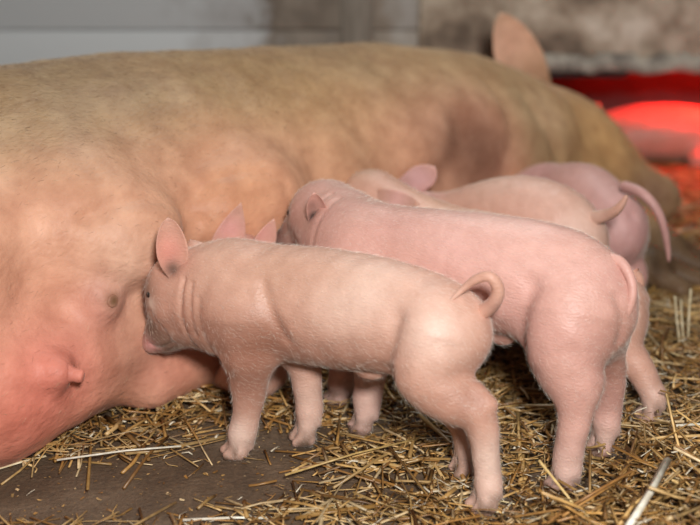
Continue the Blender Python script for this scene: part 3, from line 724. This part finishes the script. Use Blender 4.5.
def dens(x, y):
    px, py, _ = project(x, y, 0.0)
    d = .07
    for cx, cy, rx, ry, w_ in BLOB: d = d+w_*math.exp(-((px-cx)/rx)**2-((py-cy)/ry)**2)
    for cx, cy, rx, ry, w_ in BARE: d = d*(1-w_*.93*math.exp(-((px-cx)/rx)**4-((py-cy)/ry)**4))
    if px > 700: d = max(d, .9)
    if py > 525: d = max(d, .35+.6*(px > 450))
    if y > 1.7: d = max(d, .8)
    return min(d, 1.0)
def mound(x, y):
    px, py, _ = project(x, y, 0.0)
    return math.exp(-(max(0, 690-px)/120)**2-(max(0, 500-py)/110)**2)
FEET = np.array([fr.o+fr.u*g[0]+fr.n*g[1] for fr, gs in ((fA, gA), (fB, gB), (fC, gC)) for g in gs])[:, :2]
def straw_shape(c, L, w_, flat, yaw, pitch, bend):
    """stalk: three rings of four, closed ends"""
    t = np.array([math.cos(yaw)*math.cos(pitch), math.sin(yaw)*math.cos(pitch), math.sin(pitch)])
    sd = np.array([-math.sin(yaw), math.cos(yaw), 0]); up = np.cross(t, sd)
    V = []
    for q, kk in ((-.5, 0), (bend[2], 1), (.5, 0)):
        p = c+t*L*q+(sd*bend[0]+up*bend[1])*L*kk; wr = w_*(1 if q < 0 else .9)
        V += [p+sd*wr, p+up*wr*flat, p-sd*wr, p-up*wr*flat]
    return np.array(V)
SQ = np.array([[r*4+j, r*4+(j+1) % 4, (r+1)*4+(j+1) % 4, (r+1)*4+j] for r in (0, 1) for j in range(4)]+[[3, 2, 1, 0], [8, 9, 10, 11]])
SPAL = np.array([(.46, .29, .10), (.52, .36, .15), (.38, .22, .075), (.62, .47, .24), (.26, .145, .05), (.70, .60, .40), (.55, .40, .18), (.34, .20, .07)])
def straw_col(): c = SPAL[RS.randint(len(SPAL))]*(.50+.65*RS.rand())*np.array([1, .88, .77]); return np.clip(c, 0, .8)
cand = []
tries = 0
while len(cand) < 14000 and tries < 500000:
    tries += 1
    y = .92+2.5*RS.rand()**1.35; x = -.85+2.2*RS.rand()
    if abs(x) > .34*y+.30: continue
    q = T((x, y, 0))
    if q[1] > .03 and -.6 < q[0] < 1.25 and q[1] < .55: continue
    if y > WY-.02 and x < .42: continue
    d = dens(x, y)
    if RS.rand() > d*min(1, (1.5/y)**1.2+.15): continue
    mo = mound(x, y)
    L = float(np.clip(RS.lognormal(math.log(.048), .60), .012, .19)); w_ = .0010+.0019*RS.rand()**1.6
    if d > .5 and RS.rand() < .10: w_ *= 1.5
    H = .003+.013*min(1, d)**2+.035*mo
    if np.hypot(FEET[:, 0]-x, FEET[:, 1]-y).min() < .065: H = .003
    z = .003+H*RS.rand()**.8; yaw = RS.rand()*6.283; pit = RS.normal()*(.07+.16*mo+.06*d)
    z = max(z, abs(math.sin(pit))*L*.5+.002)
    if z > .06+.02*mo: pit *= .3; z = min(z, .05)
    dx, dy = math.cos(yaw)*L/2, math.sin(yaw)*L/2
    if len(FEET):
        tt = np.clip(((FEET[:, 0]-x)*dx+(FEET[:, 1]-y)*dy)/(dx*dx+dy*dy), -1, 1)
        if (np.hypot(FEET[:, 0]-x-tt*dx, FEET[:, 1]-y-tt*dy) < .027).any() and RS.rand() < .95: continue
    # keep stalks out of the sow lying beside them
    e1_, e2_ = T((x+dx, y+dy, 0)), T((x-dx, y-dy, 0))
    if any(e[1] > .05 and -.6 < e[0] < 1.25 and e[1] < .5 for e in (e1_, e2_)): continue
    cand.append((np.array([x, y, z]), L, w_, .35+.6*RS.rand(), yaw, pit, (RS.normal()*.03, RS.normal()*.02, RS.normal()*.15), straw_col(), z/(H+.003)))
# coarser stalks heaped on the mound
for i in range(70):
    g_ = ground(560+170*RS.rand(), 430+120*RS.rand()); mo = mound(g_[0], g_[1])
    if mo < .15: continue
    pit = RS.normal()*.28; L = .06+.08*RS.rand(); z = max(.02+.045*mo*RS.rand(), abs(math.sin(pit))*L*.5+.003)
    if np.hypot(FEET[:, 0]-g_[0], FEET[:, 1]-g_[1]).min() < .075: continue
    cand.append((np.array([g_[0], g_[1], z]), L, .0016+.0014*RS.rand(), .4+.4*RS.rand(), RS.rand()*6.283, pit, (RS.normal()*.03, RS.normal()*.02, 0), np.clip(straw_col()*1.25, 0, .8), 1.2))
def score(cn):
    px, py, dep = project(*cn[0])
    if not (5 < px < 695 and 215 < py < 520): return 0
    a = project(cn[0][0]+math.cos(cn[4])*cn[1]/2, cn[0][1]+math.sin(cn[4])*cn[1]/2, cn[0][2]); b = project(cn[0][0]-math.cos(cn[4])*cn[1]/2, cn[0][1]-math.sin(cn[4])*cn[1]/2, cn[0][2])
    return math.hypot(a[0]-b[0], a[1]-b[1])*cn[2]/dep*(.3+cn[8])
order = sorted(range(len(cand)), key=lambda i: -score(cand[i]))
single = set(order[:285])
VV, QQ, CC = [], [], []
for i, cn in enumerate(cand):
    v = straw_shape(*cn[:7])
    if i in single:
        o = add_mesh('straw_stalk', v-cn[0], SQ, M_STRAW, None, np.tile(cn[7], (12, 1)), smooth=False); o.location = cn[0]
        px, py, _ = project(*cn[0]); lum = cn[7].sum()
        tone = 'pale cream' if lum > 1.25 else 'golden' if lum > .75 else 'dark brown'
        ql = T(cn[0])
        where = ('on the straw mound' if mound(cn[0][0], cn[0][1]) > .35 else 'beside the sow udder' if ql[1] > -.16 and ql[0] < .45 else 'near the sow trotters' if ql[0] > .85 else
                 'underneath the nursing piglets' if np.hypot(*(FEET-cn[0][:2]).T).min() < .10 else 'in the bedding away from the piglets')
        tag(o, f'{tone} loose straw stalk {where}', 'straw', f'{tone} straw stalks {where}')
    else:
        VV.append(v); QQ.append(SQ+12*len(QQ)); CC.append(np.tile(cn[7], (12, 1)))
# short broken flakes and leaf scraps among the stalks
nf = 0
while nf < 9000:
    y = .95+1.6*RS.rand()**1.2; x = (RS.rand()-.5)*2*(.32*y+.12)
    q = T((x, y, 0))
    if q[1] > .03 and q[0] < 1.25: continue
    d = dens(x, y)
    if RS.rand() > d: continue
    nf += 1; H = .004+.014*d*d+.035*mound(x, y)
    if np.hypot(FEET[:, 0]-x, FEET[:, 1]-y).min() < .04: H = .003
    L = .006+.022*RS.rand()**1.5; cc_ = straw_col()*(.8+.5*RS.rand())
    if RS.rand() < .12: cc_ = np.array((.72, .66, .54))
    VV.append(straw_shape(np.array([x, y, .003+H*RS.rand()**.7]), L, .0006+.0016*RS.rand()**2, .2+.3*RS.rand(), RS.rand()*6.283, RS.normal()*.22, (RS.normal()*.1, RS.normal()*.06, RS.normal()*.1)))
    QQ.append(SQ+12*len(QQ)); CC.append(np.tile(np.clip(cc_, 0, .8), (12, 1)))
o = add_mesh('straw_bedding', np.concatenate(VV), np.concatenate(QQ), M_STRAW, None, np.concatenate(CC), smooth=False)
tag(o, 'thick layer of short brown and golden straw on the floor', 'straw bedding', kind='stuff')
# chaff and dust crumbs
cv, cc = [], []
for i in range(3500):
    y = 1.0+1.3*RS.rand()**1.3; x = (RS.rand()-.5)*2*(.32*y+.1)
    q = T((x, y, 0))
    if q[1] > .05 and q[0] < 1.25: continue
    r = .0006+.0014*RS.rand()**2; a = RS.rand()*6.28; st = 1+1.6*RS.rand()
    u = np.array([math.cos(a), math.sin(a), .15*RS.normal()])*r*st; w2 = np.array([-math.sin(a), math.cos(a), .15*RS.normal()])*r
    p = np.array([x, y, .0018]); cv += [p-u-w2*.6, p+u-w2, p+u*.7+w2, p-u*.8+w2*.8]; cc += [straw_col()]*4
o = add_mesh('chaff', np.array(cv), np.arange(len(cv)).reshape(-1, 4), M_STRAW, None, np.array(cc), smooth=False)
tag(o, 'fine straw chaff scattered over the bare floor', 'chaff', kind='stuff')
# stalks that stand out one by one: two pixels on given heights, radius, colour, label
def stalk(a, za, b, zb, r, colr, label, flat=.6, group=None):
    A_, B_ = ground(*a, za), ground(*b, zb); c = (A_+B_)/2; d = B_-A_; L = np.linalg.norm(d)
    v = straw_shape(c, L, r, flat, math.atan2(d[1], d[0]), math.asin(d[2]/L), (.012, .01, .05))
    o = add_mesh('straw_stalk', v-c, SQ, M_STRAW, None, np.tile(colr, (12, 1)), smooth=False); o.location = c
    tag(o, label, 'straw', group)
WHT = (.80, .77, .68); CRM = (.72, .62, .42)
stalk((668, 459), .062, (628, 527), .055, .0048, WHT, 'thick white straw stalk lying on top of the straw mound')  # whiteness from the near flash is put into this stalk's colour
stalk((57, 460), .014, (181, 446), .016, .0023, WHT, 'long whitish straw stalk lying on the floor edge below the teats')
stalk((-6, 470), .004, (46, 456), .006, .0028, CRM, 'cream straw stalk on the floor under the reddened udder')
stalk((672, 426), .045, (712, 424), .045, .0030, WHT, 'short white straw stalk beyond the third piglet hind foot')
stalk((647, 242), .03, (692, 228), .03, .007, CRM, 'broad pale straw piece lying before the nest')
stalk((688, 343), .01, (691, 289), .085, .0022, CRM, 'straw stalk standing upright beside the sow trotter', group='upright straw stalks')
stalk((680, 345), .01, (675, 296), .075, .0020, CRM, 'straw stalk standing upright beside the sow trotter', group='upright straw stalks')
stalk((684, 345), .01, (681, 300), .070, .0018, CRM, 'straw stalk standing upright beside the sow trotter', group='upright straw stalks')
stalk((183, 520), .006, (275, 518), .006, .0026, WHT, 'flat whitish straw stalk lying alone in front of the bare patch')
stalk((285, 475), .014, (412, 440), .020, .0024, (.55, .38, .15), 'long golden straw stalk slanting under the curly tailed piglet belly')
